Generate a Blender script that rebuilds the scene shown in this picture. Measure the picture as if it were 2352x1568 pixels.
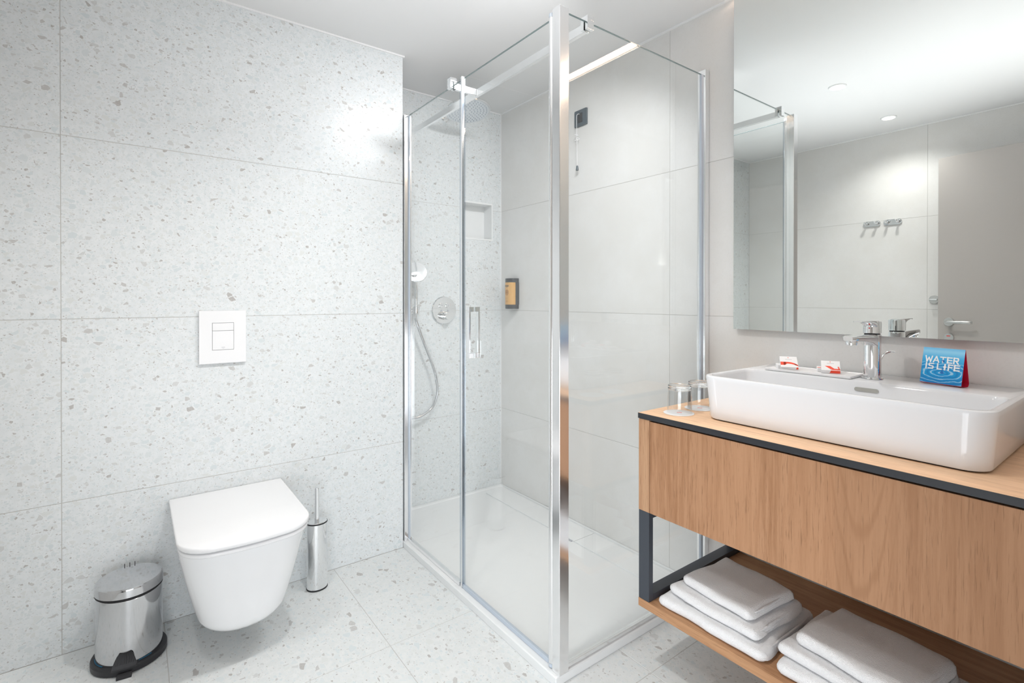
import bpy, bmesh, math, random
from math import sin, cos, pi, radians
from mathutils import Vector, Matrix, noise as mnoise
random.seed(7)
for o in list(bpy.data.objects): bpy.data.objects.remove(o)
SC = bpy.context.scene
COL = SC.collection

# ------------------------------------------------------------------ camera, world, lights, exposure
VT, VT2, UM, H, XO = 2.199, 2.532, 1.804, 2.291, -0.54      # toilet wall, shower wall, mirror wall, ceiling, far wall
YS = 0.05                                                   # entrance wall
XM = 1.779                                                  # mirror face
cam = bpy.data.cameras.new('camera'); camo = bpy.data.objects.new('camera', cam); COL.objects.link(camo)
cam.sensor_width = 36; cam.sensor_fit = 'HORIZONTAL'; cam.lens = 1163.69/2352*36
cam.shift_y = -(784-691.53)/2352; cam.clip_start = 0.02
camo.location = (0, 0, 1.16); camo.rotation_euler = (radians(90-0.2254), 0, radians(53.2873-90))
SC.camera = camo
w = bpy.data.worlds.new('world'); SC.world = w; w.use_nodes = True
w.node_tree.nodes['Background'].inputs[0].default_value = (.9, .95, 1, 1)
w.node_tree.nodes['Background'].inputs[1].default_value = 0.3
SC.view_settings.view_transform = 'Standard'; SC.view_settings.look = 'None'
SC.view_settings.exposure = 0.19; SC.view_settings.gamma = 1; SC.view_settings.use_curve_mapping = False

def area(name, loc, rot, sx, sy, power, col=(1, 1, 1), spread=180):
    l = bpy.data.lights.new(name, 'AREA'); l.shape = 'RECTANGLE'; l.size = sx; l.size_y = sy
    l.energy = power; l.color = col; l.spread = radians(spread)
    o = bpy.data.objects.new(name, l); COL.objects.link(o); o.location = loc; o.rotation_euler = rot
    return o
area('bounce_flash', (0.35, 0.0, 1.4), (radians(180), 0, 0), .5, .2, 3.6, (1, 1, 1), 130)
area('added_room_fill', (0.35, 1.05, 1.50), (radians(180), 0, 0), 1.0, 1.2, 3.6, (.96, .98, 1), 125)  # unseen up-facing fill, added to brighten the ceiling evenly
area('bounce_flash_vanity', (1.0, .42, 1.40), (radians(180), 0, 0),   .6, .4, 1.2, (.97, .99, 1), 125)
area('added_shower_fill', (1.25, 1.20, 2.24), (radians(36), 0, radians(8)), .34, .10, 6.8, (.98, .985, 1), 140)  # added fill, no lamp here; turned so neither camera nor mirror sees it
area('added_low_fill', (0.10, -.06, .45), (radians(90), 0, radians(-48)), 1.3, .8, 11.5, (.90, .95, 1), 130)  # unseen low fill added for the towels and lower vanity
area('added_hall_fill', (0.3, -.85, H-.03), (0, 0, 0), 1.5, 1.0, 2, (.95, .98, 1))  # unseen fill added in the hallway to send light through the doorway
for nm, lx, ly, pw in (('downlight_lamp', .555, 1.13, 40), ('downlight_lamp', -.208, 1.13, 21)):
    l = bpy.data.lights.new(nm, 'SPOT'); l.energy = pw; l.spot_size = radians(140); l.spot_blend = .8; l.shadow_soft_size = .04
    l.color = (1, .98, .95)
    o = bpy.data.objects.new(nm, l); COL.objects.link(o); o.location = (lx, ly, H-.012)
LED_STRENGTH = 26

# ------------------------------------------------------------------ node helpers
class NT:
    def __init__(s, name):
        s.m = bpy.data.materials.new(name); s.m.use_nodes = True; s.t = s.m.node_tree; s.t.nodes.clear()
        s.out = s.n('ShaderNodeOutputMaterial')
    def n(s, typ, **kw):
        x = s.t.nodes.new(typ)
        for k, v in kw.items():
            if k[0] == 'i' and k[1:].isdigit(): s.put(x.inputs[int(k[1:])], v)
            elif k.startswith('in_'): s.put(x.inputs[k[3:].replace('_', ' ')], v)
            else: setattr(x, k, v)
        return x
    def put(s, sock, v):
        if isinstance(v, bpy.types.NodeSocket): s.t.links.new(v, sock)
        elif isinstance(v, bpy.types.Node): s.t.links.new(v.outputs[0], sock)
        else:
            if isinstance(v, tuple) and len(v) == 3 and len(sock.default_value) == 4: v = v+(1,)
            sock.default_value = v
    def math(s, op, a, b=None, c=None):
        x = s.n('ShaderNodeMath', operation=op, i0=a)
        if b is not None: s.put(x.inputs[1], b)
        if c is not None: s.put(x.inputs[2], c)
        return x.outputs[0]
    def vmath(s, op, a, b=None):
        x = s.n('ShaderNodeVectorMath', operation=op, i0=a)
        if b is not None: s.put(x.inputs[1], b)
        return x.outputs[0]
    def mix(s, f, a, b, typ='MIX'):
        x = s.n('ShaderNodeMix', data_type='RGBA', blend_type=typ)
        s.put(x.inputs[0], f); s.put(x.inputs[6], a); s.put(x.inputs[7], b)
        return x.outputs[2]
    def ramp(s, f, stops, interp='LINEAR'):
        x = s.n('ShaderNodeValToRGB', i0=f); r = x.color_ramp; r.interpolation = interp
        while len(r.elements) < len(stops): r.elements.new(.5)
        for e, (p, c) in zip(r.elements, stops):
            e.position = p; e.color = (c+(1,)) if isinstance(c, tuple) else (c, c, c, 1)
        return x.outputs[0]
    def smooth(s, v, a, b):
        x = s.n('ShaderNodeMapRange', interpolation_type='SMOOTHSTEP', i0=v); s.put(x.inputs[1], a); s.put(x.inputs[2], b)
        return x.outputs[0]
    def bsdf(s, **kw):
        b = s.n('ShaderNodeBsdfPrincipled')
        for k, v in kw.items(): s.put(b.inputs[k.replace('_', ' ')], v)
        s.t.links.new(b.outputs[0], s.out.inputs[0]); return b
    def bump(s, b, hgt, strength=.2, dist=.001):
        x = s.n('ShaderNodeBump'); s.put(x.inputs['Strength'], strength); s.put(x.inputs['Distance'], dist); s.put(x.inputs['Height'], hgt)
        s.t.links.new(x.outputs[0], b.inputs['Normal'])

def simple(name, col, rough=.5, metal=0., **kw):
    t = NT(name); t.bsdf(Base_Color=col, Roughness=rough, Metallic=metal, **kw); return t.m

def terrazzo(name, rough, tint=(1, 1, 1)):
    t = NT(name)
    pos = t.n('ShaderNodeNewGeometry').outputs['Position']
    rnd = t.n('ShaderNodeObjectInfo').outputs['Random']
    off = t.n('ShaderNodeCombineXYZ', i0=t.math('MULTIPLY', rnd, 17.3), i1=t.math('MULTIPLY', rnd, 31.7), i2=t.math('MULTIPLY', rnd, 11.1))
    p = t.vmath('ADD', pos, off)
    def warp(sc, amp):
        nz = t.n('ShaderNodeTexNoise', in_Vector=p, in_Scale=sc, in_Detail=1.)
        d = t.vmath('SUBTRACT', nz.outputs['Color'], (.5, .5, .5))
        sv = t.n('ShaderNodeVectorMath', operation='SCALE', i0=d); sv.inputs['Scale'].default_value = amp
        return t.vmath('ADD', p, sv.outputs[0])
    base = t.n('ShaderNodeTexNoise', in_Vector=p, in_Scale=45., in_Detail=4.)
    big = t.n('ShaderNodeTexNoise', in_Vector=p, in_Scale=3., in_Detail=2.)
    T = lambda c: tuple(a*b for a, b in zip(c, tint))
    col = t.mix(t.smooth(base.outputs[0], .35, .65), T((.730, .760, .772)), T((.775, .798, .808)))
    col = t.mix(t.math('MULTIPLY', t.smooth(big.outputs[0], .4, .7), .35), col, T((.73, .76, .775)))
    # (scale, warp scale, warp amp, share present, contrast)
    for sc, ws, wa, share, lo, hi in ((225, 110, .0025, .32, .04, .20), (108, 70, .0035, .40, .03, .24), (50, 44, .006, .31, .04, .30)):
        wp = warp(ws, wa)
        mp = t.n('ShaderNodeMapping', i0=wp); mp.inputs['Rotation'].default_value = (.5+sc, .8, .3); mp.inputs['Scale'].default_value = (1, .72, 1.25)
        f1 = t.n('ShaderNodeTexVoronoi', feature='F1', in_Vector=mp.outputs[0], in_Scale=float(sc))
        de = t.n('ShaderNodeTexVoronoi', feature='DISTANCE_TO_EDGE', in_Vector=mp.outputs[0], in_Scale=float(sc))
        sep = t.n('ShaderNodeSeparateColor', i0=f1.outputs['Color'])
        thr = t.math('MULTIPLY_ADD', sep.outputs[0], hi-lo, lo)
        inside = t.smooth(t.math('SUBTRACT', de.outputs[0], thr), 0.0, .014)
        near = t.smooth(t.math('SUBTRACT', de.outputs[0], thr), -.05, 0.0)
        pres = t.math('LESS_THAN', sep.outputs[1], share)
        chip = t.ramp(sep.outputs[2], [(0, (.68, .72, .73)), (.26, (.71, .735, .735)), (.46, (.65, .70, .715)), (.62, (.70, .72, .71)), (.80, (.62, .63, .625)), (.90, (.54, .535, .525)), (.96, (.46, .445, .43))], 'CONSTANT')
        vein = t.n('ShaderNodeTexNoise', in_Vector=p, in_Scale=160., in_Detail=2.)
        chip = t.mix(t.math('MULTIPLY', t.smooth(vein.outputs[0], .4, .7), .25), chip, (.72, .74, .74))
        col = t.mix(t.math('MULTIPLY', t.math('MULTIPLY', near, pres), .30), col, (.83, .84, .84))
        col = t.mix(t.math('MULTIPLY', inside, pres), col, t.mix((.0), chip, chip))
    b = t.bsdf(Base_Color=col, Roughness=rough)
    b.inputs['Specular IOR Level'].default_value = .4
    return t.m

def lighttile():
    t = NT('light_concrete_tile')
    pos = t.n('ShaderNodeNewGeometry').outputs['Position']
    rnd = t.n('ShaderNodeObjectInfo').outputs['Random']
    off = t.n('ShaderNodeCombineXYZ', i0=t.math('MULTIPLY', rnd, 17.3), i1=t.math('MULTIPLY', rnd, 31.7), i2=t.math('MULTIPLY', rnd, 11.1))
    p = t.vmath('ADD', pos, off)
    a = t.n('ShaderNodeTexNoise', in_Vector=p, in_Scale=3.5, in_Detail=6., in_Roughness=.65)
    c = t.n('ShaderNodeTexNoise', in_Vector=p, in_Scale=160., in_Detail=3.)
    col = t.mix(t.smooth(a.outputs[0], .35, .68), (.735, .725, .705), (.775, .77, .76))
    col = t.mix(t.math('MULTIPLY', t.smooth(c.outputs[0], .5, .75), .3), col, (.68, .67, .65))
    b = t.bsdf(Base_Color=col, Roughness=.38); b.inputs['Specular IOR Level'].default_value = .35
    return t.m

def oak(name, grain='Z', light=(.43, .235, .130), dark=(.30, .145, .070), cathedral=None, rough=.5):
    t = NT(name)
    pos = t.n('ShaderNodeNewGeometry').outputs['Position']
    S = {'Z': (1, 1, .05), 'Y': (1, .05, 1), 'X': (.05, 1, 1)}[grain]
    mp = t.n('ShaderNodeMapping', i0=pos); mp.inputs['Scale'].default_value = S
    n1 = t.n('ShaderNodeTexNoise', in_Vector=mp.outputs[0], in_Scale=60., in_Detail=6., in_Roughness=.7, in_Distortion=.3)
    n2 = t.n('ShaderNodeTexNoise', in_Vector=mp.outputs[0], in_Scale=330., in_Detail=3., in_Roughness=.6)
    S3 = tuple(v if v == 1 else .012 for v in S)
    mp3 = t.n('ShaderNodeMapping', i0=pos); mp3.inputs['Scale'].default_value = tuple(v if v == 1 else v*.5 for v in S)
    n3 = t.n('ShaderNodeTexNoise', in_Vector=mp3.outputs[0], in_Scale=9., in_Detail=2.)
    col = t.mix(t.math('MULTIPLY', t.smooth(n1.outputs[0], .38, .66), .8), light, dark)
    col = t.mix(t.math('MULTIPLY', t.smooth(n3.outputs[0], .4, .65), .45), col, tuple(c*1.08 for c in light))
    pores = t.smooth(n2.outputs[0], .56, .70)
    col = t.mix(t.math('MULTIPLY', pores, .55), col, tuple(c*.62 for c in dark))
    if cathedral is not None:
        sp = t.n('ShaderNodeSeparateXYZ', i0=pos)
        # cathedral rings: parabolic bands around a vertical axis at y = cathedral
        dy = t.math('SUBTRACT', sp.outputs[1], cathedral)
        wob = t.n('ShaderNodeTexNoise', in_Vector=mp.outputs[0], in_Scale=12., in_Detail=3.)
        q = t.math('ADD', t.math('MULTIPLY', t.math('MULTIPLY', dy, dy), 520.), t.math('MULTIPLY', sp.outputs[2], -7.5))
        q = t.math('ADD', q, t.math('MULTIPLY', wob.outputs[0], 2.6))
        ring = t.math('PINGPONG', q, .5)
        band = t.smooth(ring, .30, .48)
        zone = t.math('SUBTRACT', 1., t.smooth(t.math('ABSOLUTE', dy), .03, .09))
        col = t.mix(t.math('MULTIPLY', t.math('MULTIPLY', band, zone), .5), col, dark)
        right = t.math('LESS_THAN', sp.outputs[1], .482)
        col = t.mix(t.math('MULTIPLY', right, .25), col, tuple(c*.8 for c in light))
    b = t.bsdf(Base_Color=col, Roughness=rough); b.inputs['Specular IOR Level'].default_value = .22
    t.bump(b, t.math('SUBTRACT', 1., pores), .25, .0004)
    return t.m

def glass_thin(name, tint=(.990, .997, .995), f0=.035):
    t = NT(name)
    lw = t.n('ShaderNodeLayerWeight'); lw.inputs['Blend'].default_value = .5
    f = t.math('POWER', lw.outputs['Facing'], 5.)   # facing = 1-|cos|
    fr = t.math('MULTIPLY_ADD', f, 1-f0, f0)
    tr = t.n('ShaderNodeBsdfTransparent', i0=tint); gl = t.n('ShaderNodeBsdfGlossy', i0=(1., 1., 1.), i1=0.0)
    mx = t.n('ShaderNodeMixShader', i0=fr); t.put(mx.inputs[1], tr); t.put(mx.inputs[2], gl)
    t.t.links.new(mx.outputs[0], t.out.inputs[0]); return t.m

def towelmat():
    t = NT('white_terry')
    tc = t.n('ShaderNodeTexCoord').outputs['Object']
    n = t.n('ShaderNodeTexNoise', in_Vector=tc, in_Scale=420., in_Detail=3., in_Roughness=.7)
    v = t.n('ShaderNodeTexVoronoi', in_Vector=tc, in_Scale=520.)
    hgt = t.math('ADD', n.outputs[0], t.math('MULTIPLY', v.outputs[0], .8))
    b = t.bsdf(Base_Color=(.95, .945, .955), Roughness=.95)
    b.inputs['Sheen Weight'].default_value = .3; b.inputs['Specular IOR Level'].default_value = .1
    t.bump(b, hgt, .9, .0022); return t.m

def cardmat():
    t = NT('water_drop_print')
    tc = t.n('ShaderNodeTexCoord').outputs['Generated']
    sp = t.n('ShaderNodeSeparateXYZ', i0=tc); u = t.math('SUBTRACT', 1., sp.outputs[1]); v = sp.outputs[2]
    wob = t.n('ShaderNodeTexNoise', in_Vector=tc, in_Scale=4., in_Detail=2.)
    dx = t.math('SUBTRACT', u, .5); dz = t.math('MULTIPLY', t.math('SUBTRACT', v, .30), 2.6)
    r = t.math('SQRT', t.math('ADD', t.math('MULTIPLY', dx, dx), t.math('MULTIPLY', dz, dz)))
    r = t.math('ADD', r, t.math('MULTIPLY', wob.outputs[0], .26))
    s_ = t.math('SINE', t.math('MULTIPLY', r, 30.))
    fade = t.smooth(v, .66, .50)
    base = t.ramp(v, [(0, (.0, .21, .52)), (.25, (.0, .33, .70)), (.5, (.02, .36, .74)), (.72, (.06, .46, .82)), (.9, (.30, .68, .93)), (1, (.16, .52, .84))])
    col = t.mix(t.math('MULTIPLY', t.math('MULTIPLY', t.smooth(s_, .1, 1.), fade), .5), base, (.0, .17, .52))
    col = t.mix(t.math('MULTIPLY', t.math('MULTIPLY', t.smooth(s_, -.70, -1.), fade), .55), col, (.62, .86, .97))
    t.bsdf(Base_Color=col, Roughness=.35); return t.m

def lidtone(name, col, rough): return simple(name, col, rough, 1.)

M = {}
M['terrazzo'] = terrazzo('terrazzo_wall_tile', .33)
M['terrazzo_floor'] = terrazzo('terrazzo_floor_tile', .38, (.97, .96, .945))
M['light_tile'] = lighttile()
M['grout'] = simple('grey_grout', (.56, .55, .53), .9)
M['ceiling'] = simple('white_ceiling_paint', (.80, .80, .80), .75)
M['trim'] = simple('white_sealant', (.88, .88, .88), .5)
M['chrome'] = simple('polished_chrome', (.86, .87, .88), .05, 1.)
M['bright_alu'] = simple('bright_aluminium', (.90, .905, .915), .16, 1.)
M['satin'] = simple('satin_steel', (.62, .62, .61), .3, 1.)
M['steel_bin'] = simple('polished_steel', (.63, .635, .65), .09, 1.)
M['mirror'] = simple('mirror_silver', (.86, .89, .88), .0, 1.)
M['mirror_edge'] = simple('mirror_edge', (.55, .56, .55), .25, 1.)
M['glass'] = glass_thin('clear_shower_glass')
M['tumbler_wall'] = glass_thin('thin_tumbler_glass', (.985, .99, .99), .03)
M['glass_edge'] = simple('glass_edge', (.16, .22, .22), .15)
M['ceramic'] = simple('white_glazed_ceramic', (.86, .865, .875), .08)
M['basin_ceramic'] = simple('basin_ceramic', (.79, .805, .83), .08)
M['seat'] = simple('white_seat_plastic', (.86, .86, .87), .22)
M['plate'] = simple('white_plate_plastic', (.87, .87, .88), .3)
M['plate_line'] = simple('dark_gap', (.30, .30, .34), .5)
M['traymat'] = simple('white_shower_tray', (.80, .81, .81), .42)
M['anthracite'] = simple('anthracite_metal', (.045, .052, .066), .42, .0)
M['core'] = simple('black_core', (.022, .024, .029), .5)
M['black'] = simple('black_plastic', (.022, .022, .025), .42)
M['rubber'] = simple('black_rubber', (.012, .012, .014), .6)
M['white_paint'] = simple('white_paint', (.84, .85, .85), .45)
M['gasket'] = simple('blue_grey_gasket', (.50, .56, .64), .3)
M['seal'] = glass_thin('clear_plastic_seal', (.80, .84, .88), .09)
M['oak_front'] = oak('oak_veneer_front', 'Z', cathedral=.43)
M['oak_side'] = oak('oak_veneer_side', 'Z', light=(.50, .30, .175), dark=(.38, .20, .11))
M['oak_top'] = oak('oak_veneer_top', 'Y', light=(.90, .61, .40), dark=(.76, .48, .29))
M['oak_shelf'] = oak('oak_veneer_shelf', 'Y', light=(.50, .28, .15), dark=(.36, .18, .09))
M['towel'] = towelmat()
M['paper'] = simple('white_paper', (.88, .88, .89), .55)
M['red'] = simple('orange_red_print', (.90, .075, .03), .5)
M['crimson'] = simple('crimson_card', (.72, .015, .06), .45)
M['white_print'] = simple('white_print', (.92, .93, .95), .5)
M['blue_print'] = simple('blue_print', (.01, .16, .50), .4)
M['card'] = cardmat()
M['amber'] = simple('amber_label', (.72, .42, .16), .35)
M['amber_dark'] = simple('brown_label_print', (.48, .24, .09), .4)
M['dispenser'] = simple('charcoal_plastic', (.055, .058, .063), .45)
M['alarm'] = simple('graphite_plate', (.10, .125, .145), .4)
M['cord'] = simple('white_cord', (.85, .85, .86), .6)
M['doormat'] = simple('grey_laminate', (.42, .395, .375), .5)
M['grey_print'] = simple('grey_print', (.45, .46, .50), .5)
M['nozzle'] = simple('grey_nozzle', (.30, .34, .40), .4)
M['rose'] = simple('shower_face', (.72, .75, .78), .18, .9)
M['hose'] = simple('metallic_hose', (.66, .67, .69), .22, 1.)
M['blue_plastic'] = simple('blue_plastic_film', (.01, .14, .26), .3)
M['slot'] = simple('overflow_shade', (.42, .42, .39), .4)
M['red_mark'] = simple('red_mark', (.75, .03, .03), .4)
t = NT('warm_led'); e = t.n('ShaderNodeEmission', i0=(1., .72, .54), i1=float(LED_STRENGTH)); t.t.links.new(e.outputs[0], t.out.inputs[0]); M['led'] = t.m
t = NT('lamp_disc'); e = t.n('ShaderNodeEmission', i0=(1., .86, .72), i1=14.); t.t.links.new(e.outputs[0], t.out.inputs[0]); M['lamp'] = t.m
t = NT('tumbler_glass'); b = t.bsdf(Base_Color=(1, 1, 1), Roughness=0., IOR=1.45); b.inputs['Transmission Weight'].default_value = 1.; M['tumbler'] = t.m
M['tumbler'] = t.m

# ------------------------------------------------------------------ mesh helpers
def NB(): return bmesh.new()
def box(bm, x0, x1, y0, y1, z0, z1, bev=0, seg=2):
    t = bmesh.new(); r = bmesh.ops.create_cube(t, size=1)
    for v in t.verts: v.co = Vector(((x0+x1)/2+v.co.x*(x1-x0), (y0+y1)/2+v.co.y*(y1-y0), (z0+z1)/2+v.co.z*(z1-z0)))
    if bev: bmesh.ops.bevel(t, geom=t.edges[:], offset=bev, segments=seg, profile=.7, affect='EDGES')
    add(bm, t)
def add(bm, t, mat=None):
    if mat is not None: bmesh.ops.transform(t, matrix=mat, verts=t.verts)
    me = bpy.data.meshes.new('tmp'); t.to_mesh(me); t.free(); bm.from_mesh(me); bpy.data.meshes.remove(me)
def loft(bm, rings, cap0=True, cap1=True, closed=True):
    vs = [[bm.verts.new(p) for p in r] for r in rings]; n = len(rings[0])
    for a, b in zip(vs, vs[1:]):
        for i in range(n if closed else n-1):
            j = (i+1) % n
            try: bm.faces.new((a[i], a[j], b[j], b[i]))
            except ValueError: pass
    if cap0: bm.faces.new(vs[0][::-1])
    if cap1: bm.faces.new(vs[-1])
    return vs
def rrect(x0, x1, y0, y1, r, z, n=8):
    """rounded rectangle ring, r = radius or 4 radii (x1y1, x0y1, x0y0, x1y0)"""
    if not isinstance(r, (tuple, list)): r = (r,)*4
    P = []
    for (cx, cy, a0), q in zip(((x1, y1, 0), (x0, y1, 90), (x0, y0, 180), (x1, y0, 270)), r):
        sx = -1 if cx == x1 else 1; sy = -1 if cy == y1 else 1
        for i in range(n+1):
            a = radians(a0+90*i/n); P.append((cx+sx*q+q*cos(a), cy+sy*q+q*sin(a), z))
    return P
def ell(cx, cy, rx, ry, z, n=40): return [(cx+rx*cos(2*pi*i/n), cy+ry*sin(2*pi*i/n), z) for i in range(n)]
def lathe(bm, prof, c=(0, 0, 0), n=40, axis='Z', cap0=True, cap1=True):
    rings = []
    for r, h in prof:
        R = []
        for i in range(n):
            a = 2*pi*i/n; x, y = r*cos(a), r*sin(a)
            R.append({'Z': (c[0]+x, c[1]+y, c[2]+h), 'X': (c[0]+h, c[1]+x, c[2]+y), 'Y': (c[0]+y, c[1]+h, c[2]+x)}[axis])
        rings.append(R)
    loft(bm, rings, cap0, cap1)
def tube(bm, pts, r, n=10, cap=True):
    pts = [Vector(p) for p in pts]; rs = r if isinstance(r, list) else [r]*len(pts)
    rings = []; up = None
    for i, p in enumerate(pts):
        d = (pts[min(i+1, len(pts)-1)]-pts[max(i-1, 0)]).normalized()
        if up is None: up = d.orthogonal().normalized()
        up = (up-d*up.dot(d)).normalized(); s = d.cross(up)
        rings.append([tuple(p+(up*cos(2*pi*k/n)+s*sin(2*pi*k/n))*rs[i]) for k in range(n)])
    loft(bm, rings, cap, cap)
def spline(P, k=6):
    P = [Vector(p) for p in P]; Q = [P[0]*2-P[1]]+P+[P[-1]*2-P[-2]]; out = []
    for i in range(1, len(Q)-2):
        a, b, c, d = Q[i-1:i+3]
        for j in range(k):
            t = j/k; out.append(.5*((2*b)+(c-a)*t+(2*a-5*b+4*c-d)*t*t+(3*b-a-3*c+d)*t**3))
    out.append(P[-1]); return out
def root(name, label, cat, loc=(0, 0, 0), rz=0, group=None):
    o = bpy.data.objects.new(name, None); COL.objects.link(o); o.location = loc; o.rotation_euler = (0, 0, rz)
    o.empty_display_size = .05; tag(o, label, cat, group); return o
def tag(o, label=None, cat=None, group=None):
    if label: o['label'] = label
    if cat: o['category'] = cat
    if group: o['group'] = group
    return o
def obj(name, bm, mat, parent=None, smooth=30, local=False, label=None):
    """link bm as one mesh object; geometry given in world coordinates unless local"""
    bmesh.ops.recalc_face_normals(bm, faces=bm.faces[:])
    me = bpy.data.meshes.new(name); bm.to_mesh(me); bm.free()
    o = bpy.data.objects.new(name, me); COL.objects.link(o)
    if isinstance(mat, str): me.materials.append(M[mat])
    if parent:
        o.parent = parent
        if not local:
            r = parent
            while r.parent: r = r.parent
            me.transform(Matrix.Translation(-Vector(r.location)))
    if smooth:
        for p in me.polygons: p.use_smooth = True
        me.set_sharp_from_angle(angle=radians(smooth))
        if smooth == 30:
            md = o.modifiers.new('weighted', 'WEIGHTED_NORMAL'); md.keep_sharp = True; md.mode = 'FACE_AREA'; md.weight = 80
    if label: o['label'] = label
    return o
def struct(name, bm, mat, smooth=0):
    o = obj(name, bm, mat, None, smooth); o['kind'] = 'structure'; return o
def bx(name, mat, parent, x0, x1, y0, y1, z0, z1, bev=.0015, seg=2, label=None):
    b = NB(); box(b, x0, x1, y0, y1, z0, z1, bev, seg); return obj(name, b, mat, parent, smooth=0, label=label)
def dup(r, loc, rz=0, label=None, group=None):
    c = r.copy(); COL.objects.link(c); c.location = loc; c.rotation_euler = (0, 0, rz)
    if label: c['label'] = label
    if group: c['group'] = group
    for ch in r.children:
        a = ch.copy(); COL.objects.link(a); a.parent = c
        for g in ch.children:
            d = g.copy(); COL.objects.link(d); d.parent = a
    return c
def text(name, s, size, mat, parent, mw, extrude=.0002, align='CENTER'):
    cu = bpy.data.curves.new(name, 'FONT'); cu.body = s; cu.size = size; cu.extrude = extrude; cu.align_x = align
    to = bpy.data.objects.new('tmp_text', cu); COL.objects.link(to)
    bpy.context.view_layer.update()
    me = bpy.data.meshes.new_from_object(to.evaluated_get(bpy.context.evaluated_depsgraph_get()))
    bpy.data.objects.remove(to); bpy.data.curves.remove(cu)
    me.transform(mw); me.name = name; me.materials.clear(); me.materials.append(M[mat])
    o = bpy.data.objects.new(name, me); COL.objects.link(o); o.parent = parent
    r = parent
    while r.parent: r = r.parent
    me.transform(Matrix.Translation(-Vector(r.location)))
    return o
def frame(origin, xdir, ydir):
    x = Vector(xdir).normalized(); y = Vector(ydir).normalized(); z = x.cross(y)
    m = Matrix((x, y, z)).transposed().to_4x4(); m.translation = Vector(origin); return m

# ------------------------------------------------------------------ setting
J = .0011          # half joint
ZG = [0, .4948, 1.0947, 1.6946, H]
TD = .009          # tile depth
def tiles(parent, mat, plane, pos, spans, zs, sign, bmk=None, name='tile'):
    """tiles on a wall; plane 'x' or 'y', face at pos, body going to pos+sign*TD"""
    a, b = sorted((pos, pos+sign*TD))
    for (s0, s1) in zip(spans, spans[1:]):
        for (z0, z1) in zip(zs, zs[1:]):
            m = NB(); q = (s0+J, s1-J, z0+J, z1-J)
            if plane == 'y': box(m, q[0], q[1], a, b, q[2], q[3], .0006, 1)
            else: box(m, a, b, q[0], q[1], q[2], q[3], .0006, 1)
            obj(name, m, mat, parent, smooth=0)
GR = .0009         # grout set back from the tile face
# floor
b = NB(); box(b, XO-.1, UM+.1, YS-1.6, VT2+.1, -.08, -GR); fl = struct('floor', b, 'grout')
xs = [XO]+[v for v in (-.517+.0, .083, .685, 1.285) if v > XO+.05]+[UM]
ys = [YS-.1, .4, 1.0, 1.6, VT]
for x0, x1 in zip(xs, xs[1:]):
    for y0, y1 in zip(ys, ys[1:]):
        m = NB(); box(m, x0+J, x1-J, y0+J, y1-J, -TD, 0, .0006, 1); obj('tile', m, 'terrazzo_floor', fl, smooth=0)
# hallway floor beyond the doorway
b = NB(); box(b, XO+.02, 1.5, YS-1.55, YS-.102, -TD, .0, .001, 1); obj('hall_floor_panel', b, 'oak_shelf', fl, smooth=0)
# toilet wall (full height, in front of the shower recess)
b = NB(); box(b, XO-.1, 1.005-GR, VT+GR, VT2+.1, -.002, H+.0); wl = struct('wall_left', b, 'grout')
tiles(wl, 'terrazzo', 'y', VT, [XO, -.1914, 1.0049+J], ZG, 1)
tiles(wl, 'terrazzo', 'x', 1.005, [VT+TD, VT2], ZG, -1)
# shower wall with niche
NX0, NX1, NZ0, NZ1, ND = 1.508, 1.742, 1.512, 1.735, .085
b = NB()
for q in ((1.0, NX0, -.002, H), (NX1, UM+.1, -.002, H), (NX0, NX1, -.002, NZ0), (NX0, NX1, NZ1, H)):
    box(b, q[0], q[1], VT2+GR, VT2+.15, q[2], q[3])
box(b, NX0, NX1, VT2+ND+.003, VT2+.15, NZ0, NZ1)
ws = struct('wall_back', b, 'grout')
for z0, z1 in zip(ZG, ZG[1:]):
    m = NB(); X0, X1 = 1.006, UM-.001; z0 += J; z1 -= J
    parts = []
    if z1 < NZ0 or z0 > NZ1: parts = [(X0, X1, z0, z1)]
    else:
        parts = [(X0, NX0, z0, z1), (NX1, X1, z0, z1)]
        if z0 < NZ0: parts.append((NX0, NX1, z0, NZ0))
        if z1 > NZ1: parts.append((NX0, NX1, NZ1, z1))
    for q in parts: box(m, q[0], q[1], VT2, VT2+TD, q[2], q[3])
    obj('tile', m, 'terrazzo', ws, smooth=0)
# niche liner
m = NB(); e = .009
for q in ((NX0, NX0+e, NZ0, NZ1), (NX1-e, NX1, NZ0, NZ1), (NX0+e, NX1-e, NZ0, NZ0+e), (NX0+e, NX1-e, NZ1-e, NZ1)):
    box(m, q[0], q[1], VT2-.002, VT2+ND, q[2], q[3], .0006, 1)
box(m, NX0+e, NX1-e, VT2+ND-.004, VT2+ND+.002, NZ0+e, NZ1-e)
obj('niche_liner', m, 'white_paint', ws, smooth=0, label='white box niche let into the shower wall')
# mirror wall
b = NB(); box(b, UM+GR, UM+.15, YS-.1, VT2+.15, -.002, H); wr = struct('wall_right', b, 'grout')
tiles(wr, 'light_tile', 'x', UM, [YS, .1106, 1.3106, VT2+J], ZG, 1)
# far wall (seen in the mirror)
b = NB(); box(b, XO-.15, XO-GR, YS-.1, VT+.05, -.002, H); wo = struct('wall_opposite', b, 'grout')
tiles(wo, 'light_tile', 'x', XO, [YS, 1.018, VT+J], ZG, -1)
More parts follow.
